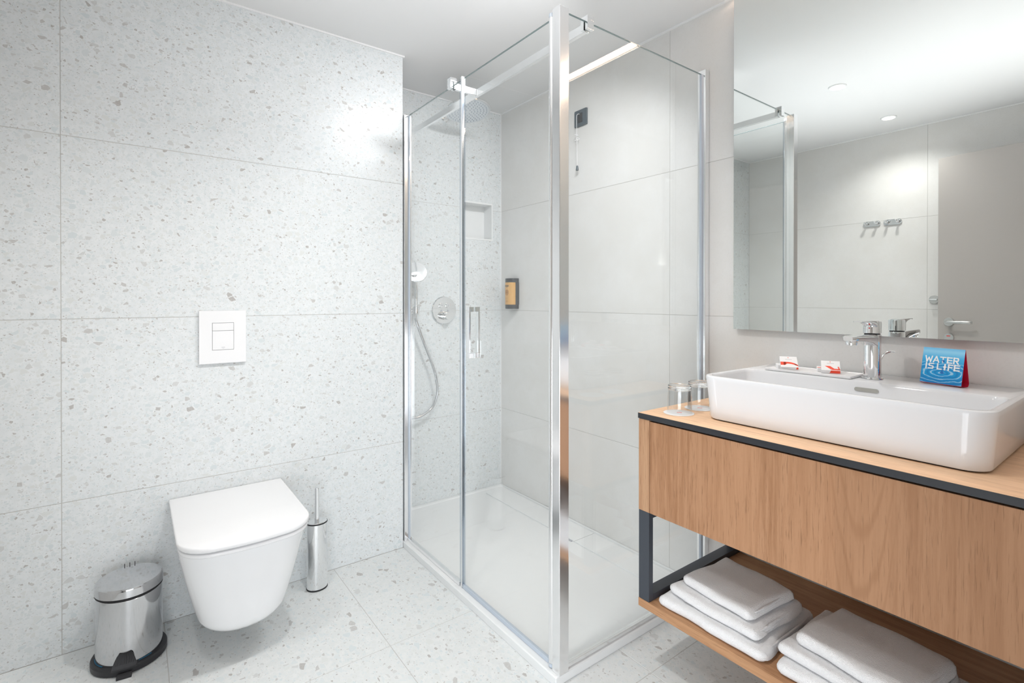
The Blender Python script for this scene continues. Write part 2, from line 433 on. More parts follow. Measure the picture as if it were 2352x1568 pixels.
# entrance wall with doorway
DX0, DX1, DZ = -.33, .56, 2.06
b = NB(); box(b, XO, DX0, YS-.1, YS-GR, 0, H); box(b, DX1, UM, YS-.1, YS-GR, 0, H); box(b, DX0, DX1, YS-.1, YS-GR, DZ, H)
we = struct('wall_front', b, 'grout')
tiles(we, 'light_tile', 'y', YS, [DX1+.002, 1.2, UM], ZG, -1)
tiles(we, 'light_tile', 'y', YS, [XO, DX0-.002], ZG, -1)
m = NB(); box(m, DX0, DX1, YS-TD, YS, DZ+.03, H-J); obj('tile', m, 'light_tile', we, smooth=0)
b = NB(); box(b, DX0-.0, DX0+.03, YS-.1, YS+.006, 0, DZ+.03); box(b, DX1-.03, DX1, YS-.1, YS+.006, 0, DZ+.03); box(b, DX0+.03, DX1-.03, YS-.1, YS+.006, DZ, DZ+.03)
struct('trim_2', b, 'doormat')
b = NB(); box(b, XO-.1, UM+.15, YS-1.7, VT2+.15, H, H+.08); cl = struct('ceiling', b, 'ceiling')
# hallway shell behind the camera
b = NB(); box(b, XO-.1, 1.55, YS-1.7, YS-1.6, 0, H); box(b, XO-.1, XO, YS-1.6, YS-.1, 0, H); box(b, 1.5, 1.6, YS-1.6, YS-.1, 0, H)
struct('wall_hallway', b, 'white_paint')
# ceiling sealant line
b = NB(); s = .007
box(b, XO, 1.005+s, VT-s, VT, H-s, H); box(b, 1.005, 1.005+s, VT, VT2, H-s, H); box(b, 1.005, UM, VT2-s, VT2, H-s, H)
box(b, UM-s, UM, YS, VT2-s, H-s, H); box(b, XO, XO+s, YS, VT-s, H-s, H); box(b, XO, UM, YS, YS+s, H-s, H)
struct('trim_1', b, 'trim')
b = NB(); box(b, UM-.003, UM, VT2-.003, VT2, .03, H-s); struct('trim_3', b, 'trim')

# ------------------------------------------------------------------ lights as things
# linear LED recess over the mirror
r = root('linear_ceiling_light', 'warm linear light set in the ceiling above the wall mirror', 'ceiling light', (1.772, .56, H))
bx('diffuser', 'led', r, 1.748, 1.794, .07, .99, H-.004, H-.001, 0)
b = NB()
for q in ((1.742, 1.748, .064, .996), (1.748, 1.794, .064, .07), (1.748, 1.794, .99, .996)): box(b, q[0], q[1], q[2], q[3], H-.006, H-.0005)
obj('frame', b, 'white_paint', r, smooth=0)
def downlight(loc, label, grp):
    r = root('recessed_downlight', label, 'ceiling light', loc, 0, grp)
    b = NB(); lathe(b, [(.033, -.001), (.034, -.006), (.040, -.006), (.042, -.003), (.042, -.0005)], n=40, cap0=False, cap1=False)
    lathe(b, [(.033, -.001), (.042, -.0005)], n=40, cap0=False, cap1=False)
    obj('rim', b, 'white_paint', r, local=True)
    b = NB(); lathe(b, [(.0325, -.0015), (.0325, -.0035)], n=32); obj('lamp_disc', b, 'lamp', r, local=True)
    return r
G = 'recessed ceiling downlights'
d0 = downlight((.555, 1.13, H), 'round warm downlight in the ceiling, the higher and larger one in the mirror', G)
dup(d0, (-.208, 1.13, H), 0, 'round warm downlight in the ceiling, the lower one in the mirror, nearer the tiled wall', G)

# ------------------------------------------------------------------ mirror
r = root('wall_mirror', 'large frameless rectangular mirror on the tiled wall above the basin', 'mirror', (1.79, .55, 1.05))
bx('mirror_glass', 'mirror', r, XM, XM+.004, .075, 1.014, 1.05, 2.2695, .0004, 1)
bx('edge_frame', 'mirror_edge', r, XM+.0042, XM+.010, .076, 1.0145, 1.0497, 2.2690, 0)
bx('backing_panel', 'mirror_edge', r, XM+.0102, UM-.0005, .12, .985, 1.09, 2.21, 0)

# ------------------------------------------------------------------ door seen in the mirror
ang = radians(90)+math.atan2(.10, .82)   # leaf direction
r = root('entrance_door', 'matt grey laminate door standing open, seen in the mirror', 'door', (-.30, .10, 0))
r.rotation_euler = (0, 0, ang)           # local x along the leaf
LW = .83
b = NB(); box(b, .0, LW, -.02, .02, .008, 2.018, .001, 1); obj('door_leaf', b, 'doormat', r, local=True)
b = NB(); box(b, LW-.0005, LW+.0015, -.009, .009, .93, 1.12, .0005, 1); obj('strike_plate', b, 'satin', r, local=True)
for sgn in (-1, 1):
    hx, hz = LW-.055, 1.024
    b = NB(); lathe(b, [(.026, 0), (.026, sgn*.006), (.024, sgn*.009)], (hx, sgn*.02, hz), 32, 'Y'); h = obj('handle_rose', b, 'satin', r, local=True)
    b = NB(); P = spline([(hx, sgn*.028, hz), (hx, sgn*.055, hz), (hx-.012, sgn*.068, hz), (hx-.06, sgn*.07, hz), (hx-.105, sgn*.07, hz), (hx-.118, sgn*.06, hz)], 5)
    tube(b, P, .0095, 12); obj('lever', b, 'satin', h, local=True)
    b = NB(); lathe(b, [(.025, 0), (.025, sgn*.006), (.023, sgn*.009)], (hx, sgn*.02, .931), 32, 'Y'); k = obj('lock_rose', b, 'satin', r, local=True)
    b = NB(); box(b, hx-.009, hx+.009, *sorted((sgn*.0292, sgn*.0300)), .937, .942); obj('lock_indicator', b, 'red_mark', k, local=True, label='red engaged mark')
for z in (.25, 1.0, 1.8):
    b = NB(); lathe(b, [(.008, 0), (.008, .09)], (-.004, -.029, z), 16); obj('hinge', b, 'satin', r, local=True)

# hook rails on the far wall (seen in the mirror)
def hookrail(yc, label):
    r = root('hook_rail', label, 'coat hook', (XO, yc, 1.68), 0, 'double hook rails on the tiled wall')
    b = NB(); R = rrect(-.052, .052, -.019, .019, .0185, 0, 8)
    loft(b, [[(h, p[0], p[1]) for p in R] for h in (0.0005, .007)]); obj('back_plate', b, 'chrome', r, local=True)
    for y in (-.03, .03):
        b = NB(); tube(b, spline([(.006, y, .002), (.022, y, -.002), (.036, y, .002), (.042, y, .012)], 4), [.007]*9+[.009]*4, 12); obj('hook', b, 'chrome', r, local=True)
    return r
hookrail(1.324, 'chrome two-hook rail on tiled wall, left one in the mirror')
hookrail(1.2035, 'chrome two-hook rail on tiled wall, right one in the mirror, nearer the door')
r = root('thumb_turn', 'round chrome rosette with a flat turn knob on tiled wall beside the door', 'wall fitting', (XO, .982, 1.158))
b = NB(); lathe(b, [(.027, 0.0005), (.027, .006), (.025, .009)], (0, 0, 0), 32, 'X'); obj('rosette', b, 'satin', r, local=True)
b = NB(); box(b, .008, .030, -.020, .020, -.004, .004, .002); obj('knob', b, 'chrome', r, local=True)

# ------------------------------------------------------------------ shower tray
r = root('shower_tray', 'low white rectangular shower tray behind the glass enclosure', 'shower tray', (1.4, 1.8, 0))
X0, X1, Y0, Y1 = 1.006, UM-.001, 1.13, VT2-.001
b = NB()
loft(b, [rrect(X0+.001, X1, Y0+.001, Y1, .004, 0.0005), rrect(X0, X1, Y0, Y1, .004, .026), rrect(X0+.003, X1-.001, Y0+.003, Y1-.001, .006, .030),
         rrect(X0+.045, X1-.012, Y0+.045, Y1-.02, .02, .030), rrect(X0+.055, X1-.014, Y0+.055, Y1-.026, .02, .0245), rrect(X0+.08, X1-.02, Y0+.08, Y1-.05, .02, .0225)], True, True)
obj('tray_body', b, 'traymat', r)
for y0, y1 in ((1.2, 1.722), (1.724, 2.465)):
    bx('drain_cover', 'traymat', r, 1.648, 1.782, y0, y1, .0226, .0285, .0012)
b = NB(); box(b, 1.640, 1.648, 1.735, 1.765, .0226, .0262, .0008); obj('finger_notch', b, 'grey_print', r)

# ------------------------------------------------------------------ shower enclosure
r = root('shower_enclosure', 'clear glass corner shower enclosure with bright chrome posts and hinged door', 'shower enclosure', (1.02, 1.13, .03))
ZB, GX, GY = .0305, 1.032, 1.145
bx('corner_post', 'bright_alu', r, 1.017, 1.0545, 1.126, 1.160, ZB, 2.038, .0018, 3)
bx('wall_profile', 'bright_alu', r, 1.777, UM-.001, 1.128, 1.162, ZB, 2.052, .002)
bx('wall_profile', 'bright_alu', r, 1.0085, 1.045, 2.190, 2.226, ZB, 2.020, .002)
# slim lines on the wall profiles
bx('profile_gasket', 'gasket', r, 1.770, 1.7768, 1.1405, 1.1495, ZB, 2.036, .001)
bx('profile_gasket', 'gasket', r, 1.0285, 1.0355, 2.1835, 2.1898, ZB, 2.017, .001)
b = NB(); lathe(b, [(.0105, 0), (.0105, 1.975)], (1.029, 1.173, .045), 28); obj('pivot_tube', b, 'bright_alu', r)
for z in (.033, 2.021):
    b = NB(); lathe(b, [(.0108, 0), (.0108, .011)], (1.029, 1.173, z), 24); box(b, 1.024, 1.034, 1.158, 1.172, z+.001, z+.010, .001); obj('pivot_cap', b, 'gasket', r)
def pane(name, x0, x1, y0, y1, z0, z1, edge):
    o = bx(name, 'glass', r, x0, x1, y0, y1, z0, z1, 0)
    e = NB(); box(e, x0, x1, y0, y1, z1+.0002, z1+.0016); obj('ground_edge', e, 'glass_edge', o)
    return o
pane('side_panel', 1.0548, 1.775, GY-.003, GY+.003, .045, 2.034, 0)
dr = pane('door_panel', GX-.003, GX+.003, 1.184, 1.694, .046, 2.018, 0)
pane('fixed_panel', GX-.003, GX+.003, 1.722, 2.181, .046, 2.017, 0)
# centre profile between fixed pane and door: metal core with clear lips
b = NB(); box(b, GX-.006, GX+.006, 1.703, 1.713, ZB, 2.030, .002); obj('hinge_profile', b, 'bright_alu', r)
for y_ in (1.6945, 1.7135): bx('magnetic_seal', 'seal', r, GX-.005, GX+.005, y_, y_+.008, .04, 2.022, .001)
b = NB(); box(b, GX-.004, GX+.004, 1.183, 1.186, .046, 2.018); obj('door_seal', b, 'seal', r)
# bottom rails and seals
bx('bottom_rail', 'bright_alu', r, 1.055, 1.776, GY-.008, GY+.008, ZB, .044, .002)
bx('bottom_rail', 'bright_alu', r, GX-.008, GX+.008, 1.722, 2.189, ZB, .045, .002)
bx('bottom_rail', 'gasket', r, GX-.005, GX+.006, 1.186, 1.702, ZB, .0455, .002)
# pull handles each side of the door glass
yc = 1.628
for s_, nm in ((-1, 'outer'), (1, 'inner')):
    b = NB(); f = lambda a, c: sorted((GX+s_*a, GX+s_*c))
    for z0, z1 in ((.938, .957), (1.112, 1.131)):
        x = f(.0035, .024); box(b, x[0], x[1], yc-.008, yc+.008, z0, z1, .001)
    x = f(.017, .024); box(b, x[0], x[1], yc-.0075, yc+.0075, .957, 1.112, .001)
    obj('pull_handle', b, 'chrome', r)
# stabiliser bars with clamps
BZ = 2.020
bx('stabiliser_bar', 'bright_alu', r, 1.145, 1.158, 1.150, VT2-.001, BZ-.014, BZ+.014, .001)
bx('stabiliser_bar', 'bright_alu', r, 1.036, 1.1445, 1.782, 1.795, BZ-.012, BZ+.014, .001)
def clamp(x0, x1, y0, y1, gx0, gx1, gy0, gy1):
    b = NB(); box(b, x0, x1, y0, y1, BZ+.0165, BZ+.030, .0008)
    if gx1-gx0 < gy1-gy0: box(b, x0, gx0, y0, y1, BZ-.012, BZ+.017, .0008); box(b, gx1, x1, y0, y1, BZ-.012, BZ+.017, .0008)
    else: box(b, x0, x1, y0, gy0, BZ-.012, BZ+.017, .0008); box(b, x0, x1, gy1, y1, BZ-.012, BZ+.017, .0008)
    obj('glass_clamp', b, 'chrome', r)
clamp(1.138, 1.166, GY-.014, GY+.016, 1.138, 1.166, GY-.0035, GY+.0035)
clamp(GX-.014, GX+.014, 1.775, 1.803, GX-.0035, GX+.0035, 1.775, 1.803)
for z in (.30, 1.9):
    b = NB(); lathe(b, [(.007, 0), (.007, .003), (.004, .005)], (1.79, 1.1625, z), 16, 'Y'); obj('profile_screw', b, 'satin', r)

# ------------------------------------------------------------------ shower fittings
r = root('rain_shower_head', 'large round chrome rain shower head on an arm from the terrazzo wall', 'shower head', (1.412, VT2, 2.195))
hc = Vector((1.398, 2.262, 2.146))
HT = Matrix.Translation(hc) @ Matrix.Rotation(radians(-11), 4, 'X')
b = NB(); lathe(b, [(.030, -.0005), (.030, -.006), (.016, -.012)], (1.412, VT2, 2.195), 32, 'Y'); obj('escutcheon', b, 'chrome', r)
b = NB(); tube(b, spline([(1.412, VT2-.01, 2.195), (1.412, 2.40, 2.195), (1.41, 2.29, 2.193), (1.400, 2.264, 2.18), (1.398, 2.262, 2.162)], 6), .011, 14); obj('arm', b, 'chrome', r)
b = NB(); lathe(b, [(.004, .022), (.016, .020), (.020, .010), (.040, .006), (.118, .002), (.120, -.003), (.118, -.008)], (0, 0, 0), 56, cap1=False); bmesh.ops.transform(b, matrix=HT, verts=b.verts)
d = obj('head_disc', b, 'chrome', r)
b = NB(); lathe(b, [(.118, -.008), (.110, -.0095), (.001, -.0100)], (0, 0, 0), 56, cap0=False, cap1=True); bmesh.ops.transform(b, matrix=HT, verts=b.verts); obj('spray_face', b, 'rose', d)
b = NB()
for ring, cnt in ((.02, 6), (.036, 12), (.052, 18), (.068, 24), (.084, 30), (.100, 36)):
    for i in range(cnt):
        a = 2*pi*(i+.3*ring*100)/cnt
        lathe(b, [(.0024, -.0095), (.0018, -.0125)], Vector((ring*cos(a), ring*sin(a), 0)), 6)
bmesh.ops.transform(b, matrix=HT, verts=b.verts)
nz = obj('spray_nozzles', b, 'nozzle', d); nz['kind'] = 'stuff'

r = root('shower_mixer', 'round chrome built-in shower mixer with two buttons and a knob', 'shower mixer', (1.405, VT2, 1.098))
c = Vector((1.405, VT2, 1.098))
b = NB(); lathe(b, [(.078, -.0005), (.078, -.007), (.074, -.011), (.001, -.0125)], c, 56, 'Y'); obj('cover_plate', b, 'chrome', r)
for dx, pts in ((-.021, ((-.006, -.004), (0, .004), (.006, -.003))), (.021, ((-.006, .004), (.006, .004), (0, .004), (0, -.006)))):
    b = NB(); lathe(b, [(.0145, -.012), (.0145, -.0165), (.013, -.018)], c+Vector((dx, 0, .027)), 28, 'Y'); k = obj('push_button', b, 'bright_alu', r)
    b = NB(); tube(b, [c+Vector((dx+x, -.0185, .027+z)) for x, z in pts], .0011, 6); obj('button_symbol', b, 'grey_print', k)
b = NB(); lathe(b, [(.024, -.012), (.0235, -.032), (.0215, -.034), (.0215, -.058), (.020, -.061), (.001, -.061)], c+Vector((0, 0, -.030)), 36, 'Y')
k = obj('temperature_knob', b, 'chrome', r)
b = NB(); box(b, c.x-.003, c.x+.003, c.y-.058, c.y-.030, c.z-.050, c.z-.040, .001); obj('knob_tab', b, 'chrome', k)
for dx in (-.024, .019): bx('stop_mark', 'grey_print', r, c.x+dx, c.x+dx+.008, c.y-.0165, c.y-.0120, c.z-.008, c.z+.002, .0008)

r = root('hand_shower', 'chrome hand shower with metal hose hanging in a holder on terrazzo', 'hand shower', (1.205, VT2, 1.115))
b = NB(); lathe(b, [(.020, -.0005), (.020, -.008)], (1.205, VT2, 1.100), 28, 'Y'); tube(b, [(1.205, VT2-.006, 1.100), (1.205, VT2-.045, 1.100)], .010, 16)
lathe(b, [(.0155, 0), (.0185, .012), (.0195, .040)], (1.205, VT2-.060, 1.080), 28); obj('holder', b, 'chrome', r)
b = NB()
P = spline([(1.206, 2.476, 1.060), (1.204, 2.470, 1.10), (1.199, 2.460, 1.17), (1.192, 2.448, 1.225), (1.182, 2.440, 1.262), (1.176, 2.436, 1.29)], 5)
n = len(P); tube(b, P, [.0085+.0045*(i/n)+(.010*max(0, (i/n-.65)/.35)**1.5) for i in range(n)], 18); obj('handle', b, 'chrome', r)
# head, facing down towards the room
t_ = NB(); lathe(t_, [(.008, -.026), (.036, -.018), (.054, -.006), (.057, .0), (.055, .004), (.001, .005)], (0, 0, 0), 40)
hm = Matrix.Translation((1.186, 2.432, 1.302)) @ Matrix.Rotation(radians(-20), 4, 'Z') @ Matrix.Rotation(radians(72), 4, 'X') @ Matrix.Rotation(radians(0), 4, 'Z')
b = NB(); add(b, t_, hm); obj('spray_head', b, 'chrome', r)
hp = [(1.206, 2.478, 1.062), (1.2114, 2.48, 1.040), (1.226, 2.48, 1.0), (1.2404, 2.48, .9631), (1.268, 2.48, .895), (1.2938, 2.48, .8326), (1.318, 2.48, .77), (1.331, 2.48, .715), (1.3376, 2.482, .6472), (1.3134, 2.484, .5758), (1.2658, 2.486, .5393), (1.2192, 2.488, .5246), (1.17, 2.49, .532), (1.12, 2.492, .575), (1.09, 2.494, .66), (1.08, 2.495, .76), (1.078, 2.495, .845)]
b = NB(); P = spline(hp, 7); tube(b, P, .0072, 12); obj('hose', b, 'hose', r)
b = NB(); lathe(b, [(.028, -.0005), (.028, -.010)], (1.078, VT2, .87), 28, 'Y'); tube(b, [(1.078, VT2-.008, .87), (1.078, 2.495, .87)], .012, 16); tube(b, [(1.078, 2.495, .876), (1.078, 2.495, .84)], .0125, 16)
obj('wall_outlet', b, 'chrome', r)

# soap dispenser on mirror wall inside the shower
r = root('soap_dispenser', 'charcoal wall dispenser with amber soap label in the shower corner', 'soap dispenser', (UM, 2.395, 1.104))
def dprof(x0, x1, y0, y1, z):
    P = [(x0, y0, z)]
    for i in range(13):
        a = pi*i/12; P.append((x0-(x0-x1)*sin(a)**.6, (y0+y1)/2-(y1-y0)/2*cos(a), z))
    P.append((x0, y1, z)); return P
b = NB(); loft(b, [dprof(UM-.0005, UM-.052, 2.352, 2.442, z) for z in (1.104, 1.1285)]); loft(b, [dprof(UM-.0005, UM-.052, 2.352, 2.442, z) for z in (1.2585, 1.282)])
loft(b, [dprof(UM-.0005, UM-.030, 2.349, 2.445, z) for z in (1.1285, 1.2585)]); obj('body', b, 'dispenser', r)
b = NB(); loft(b, [dprof(UM-.012, UM-.0535, 2.3565, 2.4375, z) for z in (1.1287, 1.2583)]); lb = obj('bottle', b, 'amber', r, label='amber soap bottle')
mw = lambda y, z: frame((UM-.0542, y, z), (0, -1, 0), (0, 0, 1))
text('label_print', 'argan', .017, 'dispenser', lb, mw(2.397, 1.234), .0003)
b = NB()
for rr in (.015, .010):
    tube(b, [(UM-.0541, 2.397+rr*cos(a*pi/12), 1.200+rr*sin(a*pi/12)) for a in range(25)], .0009, 6)
lathe(b, [(.006, -.0008), (.006, .0004)], (UM-.0538, 2.397, 1.200), 20, 'X')
for z, ww in ((1.166, .008), (1.150, .016), (1.145, .016)): box(b, UM-.0545, UM-.0538, 2.397-ww/2, 2.397+ww/2, z, z+.0018)
obj('label_emblem', b, 'amber_dark', lb)

# pull-cord alarm
r = root('pull_cord_switch', 'square graphite switch plate with a knotted white pull cord in the shower', 'switch', (UM, 1.8345, 2.0695))
b = NB(); R = rrect(-.043, .043, -.041, .041, .004, 0, 4)
loft(b, [[(UM-.0005, 1.8345+p[0], 2.0695+p[1]) for p in R], [(UM-.009, 1.8345+p[0]*.985, 2.0695+p[1]*.985) for p in R]]); obj('plate', b, 'alarm', r)
bx('rocker', 'dispenser', r, UM-.0125, UM-.0085, 1.820, 1.850, 2.046, 2.092, .001)
b = NB(); tube(b, spline([(UM-.010, 1.836, 2.088), (UM-.020, 1.840, 2.087), (UM-.024, 1.845, 2.078), (UM-.024, 1.846, 2.05), (UM-.022, 1.846, 2.0), (UM-.020, 1.847, 1.97), (UM-.020, 1.846, 1.90), (UM-.020, 1.845, 1.83)], 5), .0011, 6); obj('cord', b, 'cord', r)
b = NB(); random.seed(3); P = []
for i in range(16): P.append((UM-.020+random.uniform(-.008, .008), 1.847+random.uniform(-.012, .012), 1.995-i*.0026+random.uniform(-.005, .005)))
tube(b, spline(P, 4), .0014, 6); obj('cord_knot', b, 'cord', r)
b = NB(); lathe(b, [(.0035, .024), (.0045, .022), (.0075, .001), (.007, 0)], (UM-.020, 1.845, 1.806), 16); obj('cord_pull', b, 'alarm', r)

# ------------------------------------------------------------------ flush plate
r = root('flush_plate', 'square white dual flush plate on the terrazzo wall above the toilet', 'flush plate', (.269, VT, 1.018))
PX0, PX1, PZ0, PZ1 = .1915, .347, .919, 1.117
b = NB(); BX0, BX1, BZ0, BZ1, BM = .2335, .3055, .9685, 1.0715, 1.0415
for q in ((PX0, BX0, PZ0, PZ1), (BX1, PX1, PZ0, PZ1), (BX0, BX1, PZ0, BZ0), (BX0, BX1, BZ1, PZ1)): box(b, q[0], q[1], VT-.011, VT-.001, q[2], q[3])
bmesh.ops.remove_doubles(b, verts=b.verts, dist=1e-5); obj('plate', b, 'plate', r, smooth=0)
bx('button_recess', 'plate_line', r, BX0, BX1, VT-.006, VT-.001, BZ0, BZ1, 0)
b1 = bx('flush_button', 'plate', r, BX0+.0012, BX1-.0012, VT-.0115, VT-.006, BM+.0006, BZ1-.0012, .0008)
b2 = bx('flush_button', 'plate', r, BX0+.0012, BX1-.0012, VT-.0115, VT-.006, BZ0+.0012, BM-.0006, .0008)
text('logo_print', 'GROHE', .0036, 'grey_print', b2, frame((.2695, VT-.0116, .9775), (1, 0, 0), (0, 0, 1)), .0001)
b = NB()
for k, ww in enumerate((.0045, .003, .0015)): tube(b, [(.2695-ww, VT-.0117, .9762-.0009*k), (.2695-ww/2, VT-.0117, .9757-.0009*k), (.2695, VT-.0117, .9762-.0009*k), (.2695+ww/2, VT-.0117, .9757-.0009*k), (.2695+ww, VT-.0117, .9762-.0009*k)], .0002, 4)
obj('logo_waves', b, 'grey_print', b2)

# ------------------------------------------------------------------ toilet
r = root('wall_hung_toilet', 'white wall-hung toilet with a closed slim lid on the terrazzo wall', 'toilet', (.288, VT, 0))
TC = .2865
def dring(w, yb, yf, rad, z, bow=.0, n=10, cx=TC):
    """D outline: flat at yb (wall), rounded corners towards yf"""
    P = []; rad = min(rad, w*.92); bow *= min(1, (w-rad)/.05)
    P.append((cx+w, yb, z))
    for i in range(1, 4): P.append((cx+w, yb+(yf+rad-yb)*i/4, z))
    for i in range(n+1):
        a = radians(90*i/n); P.append((cx+w-rad+rad*cos(a), yf+rad-rad*sin(a), z))
    for i in range(1, 8):
        t = i/8; P.append((cx+(w-rad)*(1-2*t), yf-bow*4*t*(1-t), z))
    for i in range(n+1):
        a = radians(90+90*i/n); P.append((cx-w+rad+rad*cos(a), yf+rad-rad*sin(a), z))
    for i in range(3, 0, -1): P.append((cx-w, yb+(yf+rad-yb)*i/4, z))
    P.append((cx-w, yb, z)); return P
b = NB(); S = []
YB = VT-.001
TR = []
for k in range(15):
    an = radians(90-90*k/14); zz = .1528-.0535*sin(an); tt = max((zz-.1)/.3, 0); cc = 1-cos(an)
    TR.append((zz, .1047+.0801*tt**.6866-.0535*cc*1.05, 1.7809-.0515*tt**.983+.0535*cc*1.4, max(.02, .1056-.0535*cc), .006))
TR += [(.20, .1424, 1.7634, .1056, .007), (.25, .1545, 1.7548, .1056, .008), (.30, .1653, 1.7463, .1056, .008), (.35, .1754, 1.7378, .1056, .008), (.390, .1825, 1.731, .1056, .008), (.398, .1832, 1.7295, .1056, .008), (.4005, .181, 1.732, .104, .008)]
for z, wd, yf, rad, bow in (TR):
    S.append(dring(wd, YB, yf, rad, z, bow))
loft(b, S); obj('bowl', b, 'ceramic', r, smooth=50)
def slab(name, z0, z1, w, yb, yf, rad, bow, e):
    b = NB(); loft(b, [dring(w-e, yb, yf+e, rad-e, z0, bow), dring(w, yb, yf, rad, z0+e, bow), dring(w, yb, yf, rad, z1-e, bow), dring(w-e*.35, yb, yf+e*.35, rad-e*.35, z1-e*.35, bow), dring(w-e, yb, yf+e, rad-e, z1, bow)])
    return obj(name, b, 'seat', r, smooth=50)
slab('seat_ring', .4040, .4160, .1850, VT-.030, 1.7035, .102, .007, .003)
slab('lid', .4205, .4385, .1885, VT-.003, 1.699, .105, .007, .004)
for x in (-.1, .1):
    b = NB(); tube(b, [(TC+x-.02, VT-.016, .411), (TC+x+.02, VT-.016, .411)], .008, 14); obj('hinge', b, 'seat', r)
# side fixing recesses
b = NB(); lathe(b, [(.010, -.004), (.010, .002), (.008, .003)], (TC-.1655, 2.02, .30), 20, 'X'); obj('fixing_cap', b, 'ceramic', r)

# ------------------------------------------------------------------ pedal bin
CX, CY = -.014, 2.062
r = root('pedal_bin', 'polished steel pedal bin with black base beside the toilet', 'waste bin', (CX, CY, 0))
b = NB(); n = 56
lathe(b, [(.096, .0005), (.1005, .003), (.1010, .019), (.0985, .0235), (.0870, .0255)], (CX, CY, 0), n); obj('base_ring', b, 'black', r)
b = NB(); lathe(b, [(.0885, .0257), (.0885, .222), (.0870, .2235)], (CX, CY, 0), n); obj('body', b, 'steel_bin', r)
b = NB(); lathe(b, [(.0868, .2236), (.0895, .2250), (.0895, .2285), (.0868, .230)], (CX, CY, 0), n); obj('lid_seal', b, 'rubber', r)
b = NB(); lathe(b, [(.0893, .2301), (.0905, .2315), (.0900, .2520), (.0885, .2565), (.0850, .2590), (.05, .2610), (.001, .2620)], (CX, CY, 0), n); obj('lid', b, 'steel_bin', r)
# pedal: ribbed black tread on a thin lever from a slot in the base
pd = radians(263); ux, uy = cos(pd), sin(pd); 
def P2(d, s, z): return (CX+ux*d-uy*s, CY+uy*d+ux*s, z)
b = NB()
rings = []
for d, hw, z0, z1 in ((.0890, .015, .050, .066), (.093, .021, .042, .060), (.099, .027, .034, .049), (.105, .032, .027, .037), (.109, .032, .024, .030)):
    rings.append([P2(d, -hw, z0), P2(d, hw, z0), P2(d, hw*.96, z1), P2(d, hw*.3, z1-.002), P2(d, -hw*.3, z1-.002), P2(d, -hw*.96, z1)])
loft(b, rings); pdl = obj('pedal', b, 'black', r, smooth=25)
b = NB()
for s in [v*.0045 for v in range(-6, 7)]:
    tube(b, [P2(.0900, s*.50, .0655), P2(.0935, s*.68, .0600), P2(.0993, s*.88, .0490), P2(.1045, s, .0380)], .0007, 5)
obj('pedal_ribs', b, 'rubber', pdl)
b = NB(); tube(b, [P2(.085, .004, .016), P2(.104, .004, .026)], .0018, 8); obj('pedal_lever', b, 'satin', r); b = NB(); tube(b, [P2(.085, -.010, .018), P2(.104, -.022, .025)], .0014, 6); obj('pedal_lever', b, 'satin', r)
b = NB(); loft(b, [[P2(d, -.019, .0006), P2(d, .019, .0006), P2(d, .019, z), P2(d, -.019, z)] for d, z in ((.1045, .012), (.118, .006))]); obj('pedal_stop', b, 'black', r)
b = NB(); tube(b, [(CX+.0895*cos(a), CY+.0895*sin(a), .0262) for a in [radians(180+i*8) for i in range(6)]]+[], .0009, 5); obj('film_edge', b, 'blue_plastic', r); b = NB(); tube(b, [(CX+.0895*cos(a), CY+.0895*sin(a), .0262) for a in [radians(285+i*6) for i in range(5)]], .0009, 5); obj('film_edge', b, 'blue_plastic', r)
for dx in (-.014, .0, .014): bx('hinge_pin', 'black', r, CX+dx-.001, CX+dx+.001, CY+.0885, CY+.0920, .2450, .2660, 0)
b = NB(); box(b, CX-.03, CX+.035, CY+.0905, CY+.0975, .228, .246, .002); obj('lid_hinge', b, 'black', r)

# ------------------------------------------------------------------ toilet brush
BX, BY = .588, 2.101
r = root('toilet_brush', 'slim chrome toilet brush holder on the floor right of the toilet', 'toilet brush', (BX, BY, 0))
b = NB(); loft(b, [ell(BX, BY, .0395, .0335, .0005), ell(BX, BY, .0405, .0345, .002), ell(BX, BY, .0405, .0345, .006)]); obj('foot_ring', b, 'rubber', r)
b = NB(); loft(b, [ell(BX, BY, .0395, .0335, .0062), ell(BX, BY, .0395, .0335, .262)]); obj('holder', b, 'chrome', r)
b = NB(); loft(b, [ell(BX, BY, .0398, .0338, .2622), ell(BX, BY, .0405, .0345, .264), ell(BX, BY, .0398, .0338, .267)]); obj('rim_ring', b, 'rubber', r)
b = NB(); loft(b, [ell(BX, BY, .0385, .0325, .2672), ell(BX, BY, .037, .031, .2695)]); lathe(b, [(.0095, .2694), (.0095, .282)], (BX, BY, 0), 24); obj('cap', b, 'chrome', r)
b = NB(); lathe(b, [(.0082, .282), (.0082, .399), (.0072, .4015)], (BX, BY, 0), 24); obj('handle', b, 'chrome', r)

# ------------------------------------------------------------------ vanity
XF, CY1, CY0, ZC = 1.274, 1.040, .054, .8043
r = root('vanity_cabinet', 'oak veneer vanity cabinet with wide drawer, black frame and lower shelf', 'cabinet', (1.53, .56, .19))
CB, CT = .4994, .7855
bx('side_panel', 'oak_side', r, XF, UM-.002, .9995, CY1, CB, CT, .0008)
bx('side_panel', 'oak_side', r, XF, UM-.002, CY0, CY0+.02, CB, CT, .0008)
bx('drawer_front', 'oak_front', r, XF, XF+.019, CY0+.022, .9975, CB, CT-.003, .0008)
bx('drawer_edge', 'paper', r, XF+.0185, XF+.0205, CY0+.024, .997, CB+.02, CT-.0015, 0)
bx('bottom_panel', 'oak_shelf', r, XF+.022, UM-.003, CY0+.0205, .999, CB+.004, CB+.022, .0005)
bx('back_panel', 'oak_shelf', r, UM-.022, UM-.004, CY0+.0205, .999, CB+.0225, CT-.002, .0005)
